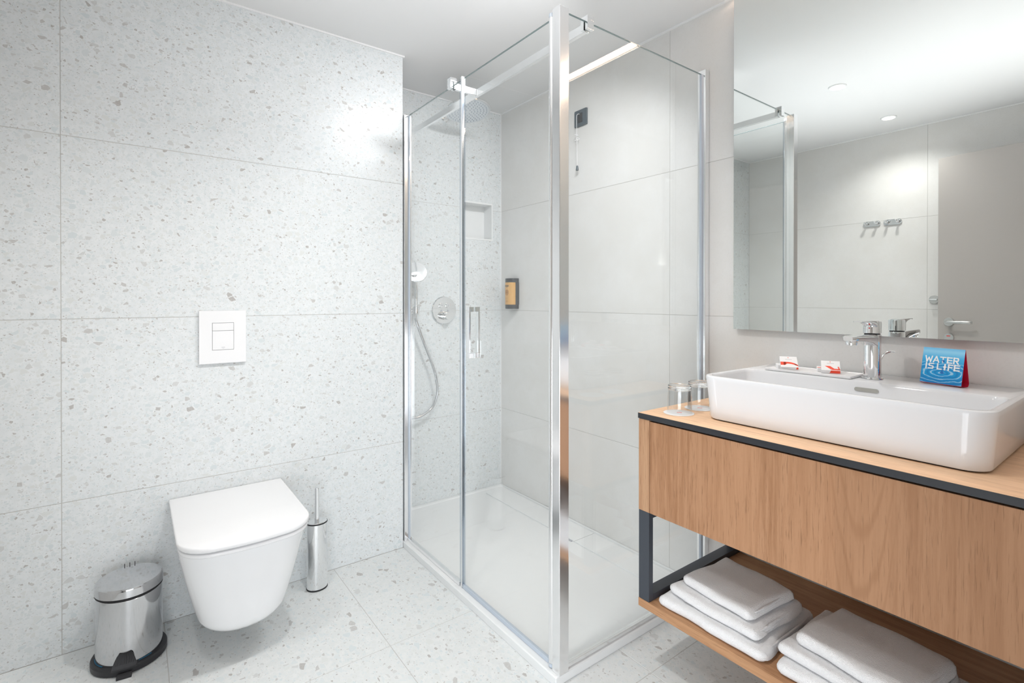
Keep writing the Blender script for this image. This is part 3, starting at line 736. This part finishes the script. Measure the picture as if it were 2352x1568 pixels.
for y0, y1 in ((1.0005, 1.0395), (CY0, CY0+.039)):
    bx('frame_post', 'anthracite', r, XF+.0005, XF+.020, y0, y1, .2215, CB-.0005, .0008)
    bx('frame_post', 'anthracite', r, UM-.024, UM-.003, y0, y1, .2215, CB-.0005, .0008)
    bx('frame_rail', 'anthracite', r, XF+.0202, UM-.0242, y0, y1, .2215, .2415, .0008)
    bx('frame_rail', 'anthracite', r, XF+.0202, UM-.0242, y0, y1, CB-.0205, CB-.0005, .0008)
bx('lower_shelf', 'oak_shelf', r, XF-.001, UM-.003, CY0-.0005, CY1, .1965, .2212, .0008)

r = root('vanity_countertop', 'pale oak vanity countertop with a black edge under the white basin', 'countertop', (1.53, .56, .787))
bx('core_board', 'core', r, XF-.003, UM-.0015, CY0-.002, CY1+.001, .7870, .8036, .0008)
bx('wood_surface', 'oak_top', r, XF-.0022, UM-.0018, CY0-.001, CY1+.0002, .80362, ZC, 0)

# ------------------------------------------------------------------ basin
r = root('vessel_basin', 'wide white rectangular ceramic basin sitting on the oak countertop', 'basin', (1.58, .555, ZC))
bx0, bx1, by0, by1, ZR = 1.356, 1.796, .230, .882, .9345
rad = (.012, .050, .050, .012)
def br(e, z, k=0): return rrect(bx0+e, bx1-e*.2, by0+e, by1-e, tuple(max(.006, q-e*.4) for q in rad), z, 10)
def inr(x0, x1, y0, y1, q, z): return rrect(x0, x1, y0, y1, (q*.7, q, q, q*.7), z, 10)
b = NB()
loft(b, [br(.020, ZC+.0022), br(.013, ZC+.004), br(.011, ZC+.008), br(.0095, ZC+.03), br(.0045, ZC+.09), br(.0015, ZR-.014), br(.0005, ZR-.006), br(.0015, ZR-.0022), br(.0045, ZR-.0004), br(.008, ZR),
         inr(bx0+.0115, 1.618, by0+.013, by1-.013, .044, ZR), inr(bx0+.0155, 1.612, by0+.017, by1-.017, .042, ZR-.002), inr(bx0+.019, 1.608, by0+.021, by1-.021, .042, ZR-.010),
         inr(bx0+.024, 1.600, by0+.028, by1-.028, .045, ZR-.060), inr(bx0+.034, 1.590, by0+.042, by1-.042, .05, ZR-.088), inr(bx0+.055, 1.570, by0+.07, by1-.07, .05, ZR-.098), inr(bx0+.10, 1.52, by0+.26, by1-.26, .03, ZR-.101)], True, True)
obj('bowl', b, 'basin_ceramic', r, smooth=40)
b = NB(); loft(b, [br(.021, ZC+.0003), br(.021, ZC+.0024)]); obj('base_joint', b, 'rubber', r, smooth=0)
# overflow slot in the inner back wall; grey colour stands for the hole's shade
R = rrect(-.0285, .0285, -.0052, .0052, .0051, 0, 6)
b = NB(); loft(b, [[(1.6040+.0002+p[1]*.12+dx, .531+p[0], .9118+p[1]) for p in R] for dx in (.001, -.0006)]); obj('overflow_slot', b, 'slot', r)
b = NB(); lathe(b, [(.030, ZR-.1012-.9345+.9345), (.030, ZR-.0985), (.024, ZR-.0965), (.001, ZR-.096)], (1.475, .556, 0), 32); obj('drain_plug', b, 'chrome', r)

# ------------------------------------------------------------------ tap
TX, TY = 1.678, .541
r = root('basin_tap', 'chrome single-lever mixer tap on the basin deck in front of the mirror', 'tap', (TX, TY, ZR))
b = NB(); lathe(b, [(.0255, ZR+.0003), (.0265, ZR+.0015), (.0262, ZR+.004), (.0225, ZR+.0055)], (TX, TY, 0), 40); obj('base_flange', b, 'chrome', r)
b = NB(); lathe(b, [(.0215, ZR+.0055), (.0215, 1.059), (.0205, 1.0605)], (TX, TY, 0), 44)
obj('body', b, 'chrome', r)
b = NB(); S = []
for x, hw, z0, z1 in ((TX-.004, .0185, 1.024, 1.0600), (TX-.020, .0185, 1.030, 1.0610), (TX-.05, .018, 1.0395, 1.0620), (TX-.10, .0175, 1.0455, 1.0625), (TX-.145, .0175, 1.0485, 1.0625), (TX-.162, .016, 1.0490, 1.0622), (TX-.170, .011, 1.0500, 1.0615)):
    q = rrect(-hw, hw, z0, z1, min(.004, (z1-z0)*.4), 0, 4); S.append([(x, TY+p[0], p[1]) for p in q])
loft(b, S); obj('spout', b, 'chrome', r, smooth=40)
b = NB(); lathe(b, [(.0135, 1.0490), (.0140, 1.0430), (.0130, 1.0385), (.0108, 1.0382), (.0106, 1.0420)], (TX-.148, TY, 0), 32); obj('aerator', b, 'chrome', r)
b = NB(); lathe(b, [(.0190, 1.0606), (.0190, 1.0635)], (TX, TY, 0), 36); obj('seam_ring', b, 'rubber', r)
b = NB(); lathe(b, [(.0205, 1.0636), (.0215, 1.0645), (.0218, 1.094), (.0205, 1.0975), (.001, 1.0985)], (TX, TY, 0), 40)
S = []
for x, hw, z0, z1 in ((TX+.012, .0165, 1.082, 1.0995), (TX-.012, .018, 1.078, 1.0998), (TX-.030, .0165, 1.088, 1.1000), (TX-.055, .0145, 1.0945, 1.1000), (TX-.085, .013, 1.0962, 1.1000), (TX-.102, .0125, 1.0968, 1.0998), (TX-.107, .009, 1.0975, 1.0992)):
    q = rrect(-hw, hw, z0, z1, (z1-z0)*.42, 0, 3); S.append([(x, TY+p[0], p[1]) for p in q])
loft(b, S); hl = obj('lever_handle', b, 'chrome', r, smooth=40)
b = NB(); lathe(b, [(.0018, -.0222), (.0018, -.0215)], (TX, TY-.0, 1.079), 16, 'X'); obj('temperature_dot', b, 'red_mark', hl)
b = NB(); tube(b, spline([(TX+.024, TY-.004, ZR+.02), (TX+.030, TY-.008, ZR+.045), (TX+.042, TY-.016, ZR+.068), (TX+.052, TY-.026, ZR+.076), (TX+.060, TY-.036, ZR+.075)], 5), [.0022]*12+[.0028]*9, 10)
tube(b, [(TX+.024, TY-.004, ZR+.0006), (TX+.024, TY-.004, ZR+.022)], .0022, 10); obj('popup_rod', b, 'chrome', r)

# ------------------------------------------------------------------ tray and soap boxes
r = root('amenity_tray', 'small white rectangular tray left of the tap holding soap boxes', 'tray', (1.662, .693, ZR))
b = NB(); x0, x1, y0, y1 = 1.6145, 1.720, .572, .815
loft(b, [rrect(x0+.002, x1-.002, y0+.002, y1-.002, .003, ZR+.0003, 3), rrect(x0, x1, y0, y1, .003, ZR+.002, 3), rrect(x0, x1, y0, y1, .003, ZR+.0072, 3), rrect(x0+.0006, x1-.0006, y0+.0006, y1-.0006, .003, ZR+.0078, 3), rrect(x0+.003, x1-.003, y0+.003, y1-.003, .002, ZR+.0078, 3), rrect(x0+.004, x1-.004, y0+.004, y1-.004, .002, ZR+.0060, 3)])
obj('tray_dish', b, 'plate', r, smooth=30)
TZ = ZR+.0060
def soap(name, loc, rz, tilt, label, style):
    """paper soap box: local x = depth to the back, y = width, z up; rests on its front lower edge"""
    W2, D2, T2 = .0240, .054, .0112
    o = root(name, label, 'soap box', loc, 0, 'boxed soaps on the white tray')
    o.rotation_euler = (0, -tilt, rz)
    b = NB(); box(b, 0, D2, -W2, W2, 0, T2, .0009, 2); bd = obj('carton', b, 'paper', o, local=True)
    e = .00025
    def quad(pts, off=e, b=None):
        own = b is None
        if own: b = NB()
        t = bmesh.new(); vs = [t.verts.new(p) for p in pts]; f = t.faces.new(vs); t.normal_update()
        r_ = bmesh.ops.extrude_face_region(t, geom=[f]); nn = f.normal*off
        for v in [g for g in r_['geom'] if isinstance(g, bmesh.types.BMVert)]: v.co += nn
        add(b, t)
        if own: obj('red_print', b, 'red', bd, local=True)
    z = T2+.00005
    if style == 0:       # curved band
        up = [(.026-.014*max(0, (k/8-.45)/.55)**2, W2*(1-2*k/8)*.985, z) for k in range(9)]
        lo = [(.010 if k < 3 else (.017-.012*max(0, (k/8-.45)/.55)**2), W2*(1-2*k/8)*.985, z) for k in range(9)]
        b = NB()
        for k in range(8): quad([lo[k], up[k], up[k+1], lo[k+1]][::-1], e, b)
        bmesh.ops.remove_doubles(b, verts=b.verts, dist=1e-6); obj('red_print', b, 'red', bd, local=True)
        quad([(-.00005, -W2*.99, .0108), (-.00005, -W2*.78, .0108), (-.00005, -W2*.75, .003), (-.00005, -W2*.99, .003)])
    else:
        quad([(.024, W2*.62, z), (.024, W2*.05, z), (.010, -W2*.38, z), (.006, 0, z)][::-1])
        quad([(.010, -W2*.25, z), (.0095, -W2*.96, z), (.002, -W2*.98, z), (.003, W2*.02, z)][::-1])
        quad([(.022, -W2*.72, z), (.022, -W2*.86, z), (.002, -W2*.99, z), (.006, -W2*.82, z)][::-1])
        quad([(-.00005, -W2*.98, .0108), (-.00005, -W2*.0, .0108), (-.00005, W2*.12, .0015), (-.00005, -W2*.98, .0015)])
    quad([(.049, .0012, z), (.0465, .0022, z), (.0455, -.0012, z), (.048, -.0008, z)][::-1])
    b = NB()
    box(b, .038, .0392, -.009, .009, z, z+.0002); obj('grey_line_print', b, 'grey_print', bd, local=True)
    return o
soap('soap_box', (1.6450, .7610, TZ+.0003), radians(33), 0, 'lower left soap box, mostly hidden behind the tilted one with the curved red band', 1)
soap('soap_box', (1.6280, .7440, TZ+.0004), radians(31), radians(31), 'tilted left soap box with a curved orange-red band on the tray', 0)
soap('soap_box', (1.6680, .6540, TZ+.0003), radians(25), 0, 'lower right soap box, mostly hidden behind the one with the slanted red stripe', 0)
soap('soap_box', (1.6450, .6345, TZ+.0004), radians(23), radians(25), 'right soap box with a slanted red stripe, nearest the tap', 1)

# ------------------------------------------------------------------ tent card
A, Bp = Vector((1.703, .4385, 0)), Vector((1.681, .3480, 0)); ux_ = (Bp-A).normalized(); nn = Vector((ux_.y, -ux_.x, 0)); 
if nn.x > 0: nn = -nn
wd = (Bp-A).length
r = root('tent_card', 'blue and red folded card reading WATER IS LIFE on the basin deck', 'card', tuple((A+Bp)/2)[:2]+(ZR,), math.atan2(-nn.y, -nn.x))
# local: +x backwards, y to the left end of the print (towards A), z up
hw, hh = wd/2, .096
b = NB(); t0 = .0006
prof = [(.000, .004), (.019, hh), (.0196, hh), (.0345, .010), (.0335, .0055), (.030, .0010), (.018, .0004), (.006, .0016), (.001, .0032)]
def ext(b, pr, y0, y1): loft(b, [[(p[0], y0, p[1]) for p in pr], [(p[0], y1, p[1]) for p in pr]])
# hollow folded sheet: thin strips
for p, q in zip(prof, prof[1:]+prof[:1]):
    P_, Q_ = Vector((p[0], p[1])), Vector((q[0], q[1])); d = (Q_-P_)
    if d.length < .0012: continue
    nv = Vector((d.y, -d.x)).normalized()*.0004
    ext(b, [P_, Q_, Q_+nv, P_+nv], -hw, hw)
obj('folded_card', b, 'crimson', r, local=True, smooth=0)
fd = Vector((.019, hh-.004)); fl_ = fd.length; fdn = fd.normalized(); fn = Vector((-fdn.y, fdn.x))
def F(u, v, o=0.0): # u 0..1 left->right as seen, v 0..1 up
    q = Vector((0, .004))+fd*v+fn*o; return (q.x, hw*(1-2*u), q.y)
b = NB(); loft(b, [[F(0, 0, .0003), F(1, 0, .0003), F(1, 1, .0003), F(0, 1, .0003)], [F(0, 0, .0007), F(1, 0, .0007), F(1, 1, .0007), F(0, 1, .0007)]])
pr = obj('front_print', b, 'card', r, local=True, smooth=0)
# lettering by strokes
L = {'W': [[(0, 1), (.22, 0), (.5, .75), (.78, 0), (1, 1)]], 'A': [[(0, 0), (.5, 1), (1, 0)], [(.22, .3), (.78, .3)]], 'T': [[(0, .95), (1, .95)], [(.5, .95), (.5, .0)]],
     'E': [[(.05, .95), (1, .95)], [(.05, .5), (.95, .5)], [(.05, .05), (1, .05)], [(.1, 0), (.1, 1)]], 'R': [[(.1, 0), (.1, 1)], [(.1, .95), (.85, .95), (.95, .72), (.85, .48), (.1, .48)], [(.5, .48), (.95, 0)]],
     'I': [[(.5, 0), (.5, 1)]], 'S': [[(.92, .93), (.2, .93), (.08, .75), (.2, .55), (.8, .47), (.93, .26), (.8, .06), (.05, .06)]], 'L': [[(.1, 1), (.1, .05), (.95, .05)]], 'F': [[(.1, 0), (.1, 1)], [(.1, .95), (.95, .95)], [(.1, .52), (.85, .52)]],
     'i': [[(.5, .65), (.5, 1.0)], [(.5, .30), (.5, .0)], [(.5, .65), (.25, .5), (.5, .3), (.75, .5), (.5, .65)]]}
SK = [0]
def strokes(b, word, u0, v0, lh, lw, gaps):
    u = u0
    for ch, wv in word:
        for poly in L[ch]:
            for p, q in zip(poly, poly[1:]):
                P_ = Vector((u+p[0]*wv, v0+p[1]*lh)); Q_ = Vector((u+q[0]*wv, v0+q[1]*lh))
                asp = fl_/wd; d = Vector((Q_.x-P_.x, (Q_.y-P_.y)*asp)).normalized(); s_ = Vector((-d.y, d.x/asp))*lw/2; ex = Vector((d.x, d.y/asp))*lw*.45
                c4 = [P_-ex+s_, Q_+ex+s_, Q_+ex-s_, P_-ex-s_]
                SK[0] += .00004
                loft(b, [[F(c.x, c.y, o) for c in c4] for o in (.0006, .0009+SK[0])])
        u += wv+gaps
b = NB()
strokes(b, (('W', .16), ('A', .13), ('T', .125), ('E', .11), ('R', .12)), .085, .595, .158, .032, .037)
strokes(b, (('I', .03), ('S', .13)), .105, .400, .155, .032, .040)
strokes(b, (('L', .11), ('i', .09), ('F', .11), ('E', .12)), .390, .400, .155, .032, .032)
obj('lettering', b, 'white_print', pr, local=True, smooth=0)
b = NB()
def blob(u, v, ru, rv, o=.0026):
    loft(b, [[F(u+ru*cos(a*pi/10), v+rv*sin(a*pi/10), oo) for a in range(20)] for oo in (.0006, o)])
blob(.515, .640, .032, .030); loft(b, [[F(q[0], q[1], oo) for q in ((.46, .30), (.49, .34), (.507, .40), (.509, .45), (.521, .45), (.523, .40), (.54, .34), (.585, .30), (.52, .275))] for oo in (.0006, .00085)])
obj('droplet_print', b, 'blue_print', pr, local=True, smooth=0)
b = NB(); blob(.510, .632, .016, .013, .0029); obj('droplet_highlight', b, 'white_print', pr, local=True, smooth=0)

# ------------------------------------------------------------------ tumblers on paper coasters
def coaster(x, y, label):
    o = root('paper_coaster', label, 'coaster', (x, y, ZC), 0, 'paper coasters under the tumblers')
    b = NB(); lathe(b, [(.0455, .0003), (.0462, .0006), (.0462, .0011), (.0455, .0013)], n=48); c = obj('disc', b, 'paper', o, local=True)
    b = NB(); tube(b, [(-.004, .004, .00145), (0, .001, .00145), (.002, -.004, .00145), (.006, -.007, .00145)], .0009, 5); obj('red_print', b, 'red', c, local=True)
def tumbler(x, y, label):
    o = root('glass_tumbler', label, 'drinking glass', (x, y, ZC+.0014), 0, 'upturned tumblers beside the basin')
    b = NB()
    prof = [(.0372, .0002), (.0378, .0010), (.0374, .020), (.0366, .045), (.0347, .0685), (.0346, .0705)]
    inn = [(.0335, .0702), (.0340, .0665), (.0350, .045), (.0358, .020), (.0361, .0008), (.0366, .0001)]
    lathe(b, prof+inn+[prof[0]], n=56, cap0=False, cap1=False)
    bmesh.ops.remove_doubles(b, verts=b.verts, dist=1e-6)
    obj('glass_wall', b, 'tumbler_wall', o, local=True, smooth=50)
    b = NB(); lathe(b, [(.001, .0712), (.026, .0708), (.0330, .0706), (.0348, .0716), (.0350, .074), (.0350, .083), (.0342, .0854), (.0325, .0862), (.0300, .0855), (.001, .0850)], n=56)
    obj('thick_base', b, 'tumbler', o, local=True, smooth=50)
coaster(1.364, .957, 'round white paper coaster under the front tumbler near the counter edge')
coaster(1.4775, .959, 'round white paper coaster under the rear tumbler close to the basin')
tumbler(1.3695, .958, 'clear tumbler upside down near the front edge of the oak countertop')
tumbler(1.4800, .960, 'clear tumbler upside down behind the other, close to the basin')

# ------------------------------------------------------------------ towels
def towel(label, cx, cy, z0, dx, dy, th, rz, seed, grp, layers=2, sag=.0):
    """folded terry towel: front fold (towards -x), folded layers showing at the ends"""
    o = root('folded_towel', label, 'towel', (cx, cy, z0), rz, grp)
    b = NB(); lt = th/layers; N = 44
    # outline profile in xz of a folded stack: nose at front, slits from the back between layers
    prof = []
    nose = th*.5
    for i in range(9):   # front nose from bottom to top
        a = -pi/2+pi*i/8; prof.append((-dx/2+nose*.9-nose*.9*cos(a), th/2+th/2*sin(a)))
    for i in range(1, 12): prof.append((-dx/2+nose+(dx-nose-lt*.6)*i/12, th))
    for k in range(layers-1, -1, -1):
        zc = lt*(k+.5); rr = lt*.5
        for i in range(5):
            a = pi/2-pi*i/4; prof.append((dx/2-lt*.6+rr*cos(a)*1.0, zc+rr*sin(a)))
        if k: prof.append((dx/2-lt*1.8, lt*k))
    for i in range(11, 0, -1): prof.append((-dx/2+nose+(dx-nose-lt*.6)*i/12, 0))
    rings = []
    for j in range(N+1):
        t = j/N; y = -dy/2+dy*t
        e = min(t, 1-t)*dy; g = max(0, 1-e/(th*.62)); q = max(.16, math.sqrt(max(0, 1-g*g*.93)))
        rc = .022; gc = max(0, 1-e/rc); cin = rc*(1-math.sqrt(max(0, 1-gc*gc)))
        R = []
        for (x, z) in prof:
            zz = th/2+(z-th/2)*q; xx = x+(cin if x < 0 else -cin*.5)*min(1, abs(x)/(dx*.4))
            nv = mnoise.noise_vector(Vector((xx*9+seed*7, y*9, zz*14)))*.0075+mnoise.noise_vector(Vector((xx*30+seed, y*30, zz*40)))*.0014
            top = z/th
            zz += sag*(1-((x/dx*2)**2))*top*.6
            R.append((xx+nv.x, y+nv.y*1.4, max(.0003, min(zz+nv.z*.8*(.2+.8*top), th*q+sag*.6*(1-((x/dx*2)**2))*top))))
        rings.append(R)
    loft(b, rings)
    ob = obj('cloth', b, 'towel', o, local=True, smooth=180)
    # layered fold lines at the right-hand end
    sd = NB()
    for k in range(1, layers*2):
        z = th*k/(layers*2); wv = []
        for i in range(22):
            x = -dx/2+.030+(dx-.055)*i/21
            nz = mnoise.noise(Vector((x*18+seed, z*30, k)))*.002
            wv.append((x, -dy/2+.0060+mnoise.noise(Vector((x*12, seed, k*3)))*.003, z*.90+.0015+nz))
        tube(sd, wv, [lt*.27*min(1, .35+i*.13, .3+(21-i)*.13) for i in range(22)], 10)
    obj('folded_edge', sd, 'towel', ob, local=True, smooth=180)
    return o
G1, G2 = 'towels stacked at the left of the shelf', 'towels stacked at the right of the shelf'
ZS = .2213
towel('largest white towel at the bottom of the left stack on the lower shelf', 1.432, .8165, ZS, .290, .336, .0335, radians(-1), 1, G1, 3)
towel('white towel in the middle of the left stack on the lower shelf', 1.434, .815, ZS+.0342, .250, .285, .0295, radians(-3), 2, G1, 2)
towel('small white towel on top of the left stack under the cabinet', 1.442, .813, ZS+.0645, .218, .236, .0290, radians(-5), 3, G1, 2, .004)
towel('white towel at the bottom of the right stack, cut by the picture edge', 1.437, .4300, ZS, .300, .385, .0335, radians(-2), 4, G2, 3)
towel('white towel in the middle of the right stack on the lower shelf', 1.434, .478, ZS+.0342, .262, .300, .0295, radians(-4), 5, G2, 2)
towel('white towel on top of the right stack, with a raised back corner', 1.436, .463, ZS+.0645, .220, .262, .0330, radians(-7), 6, G2, 2, .006)
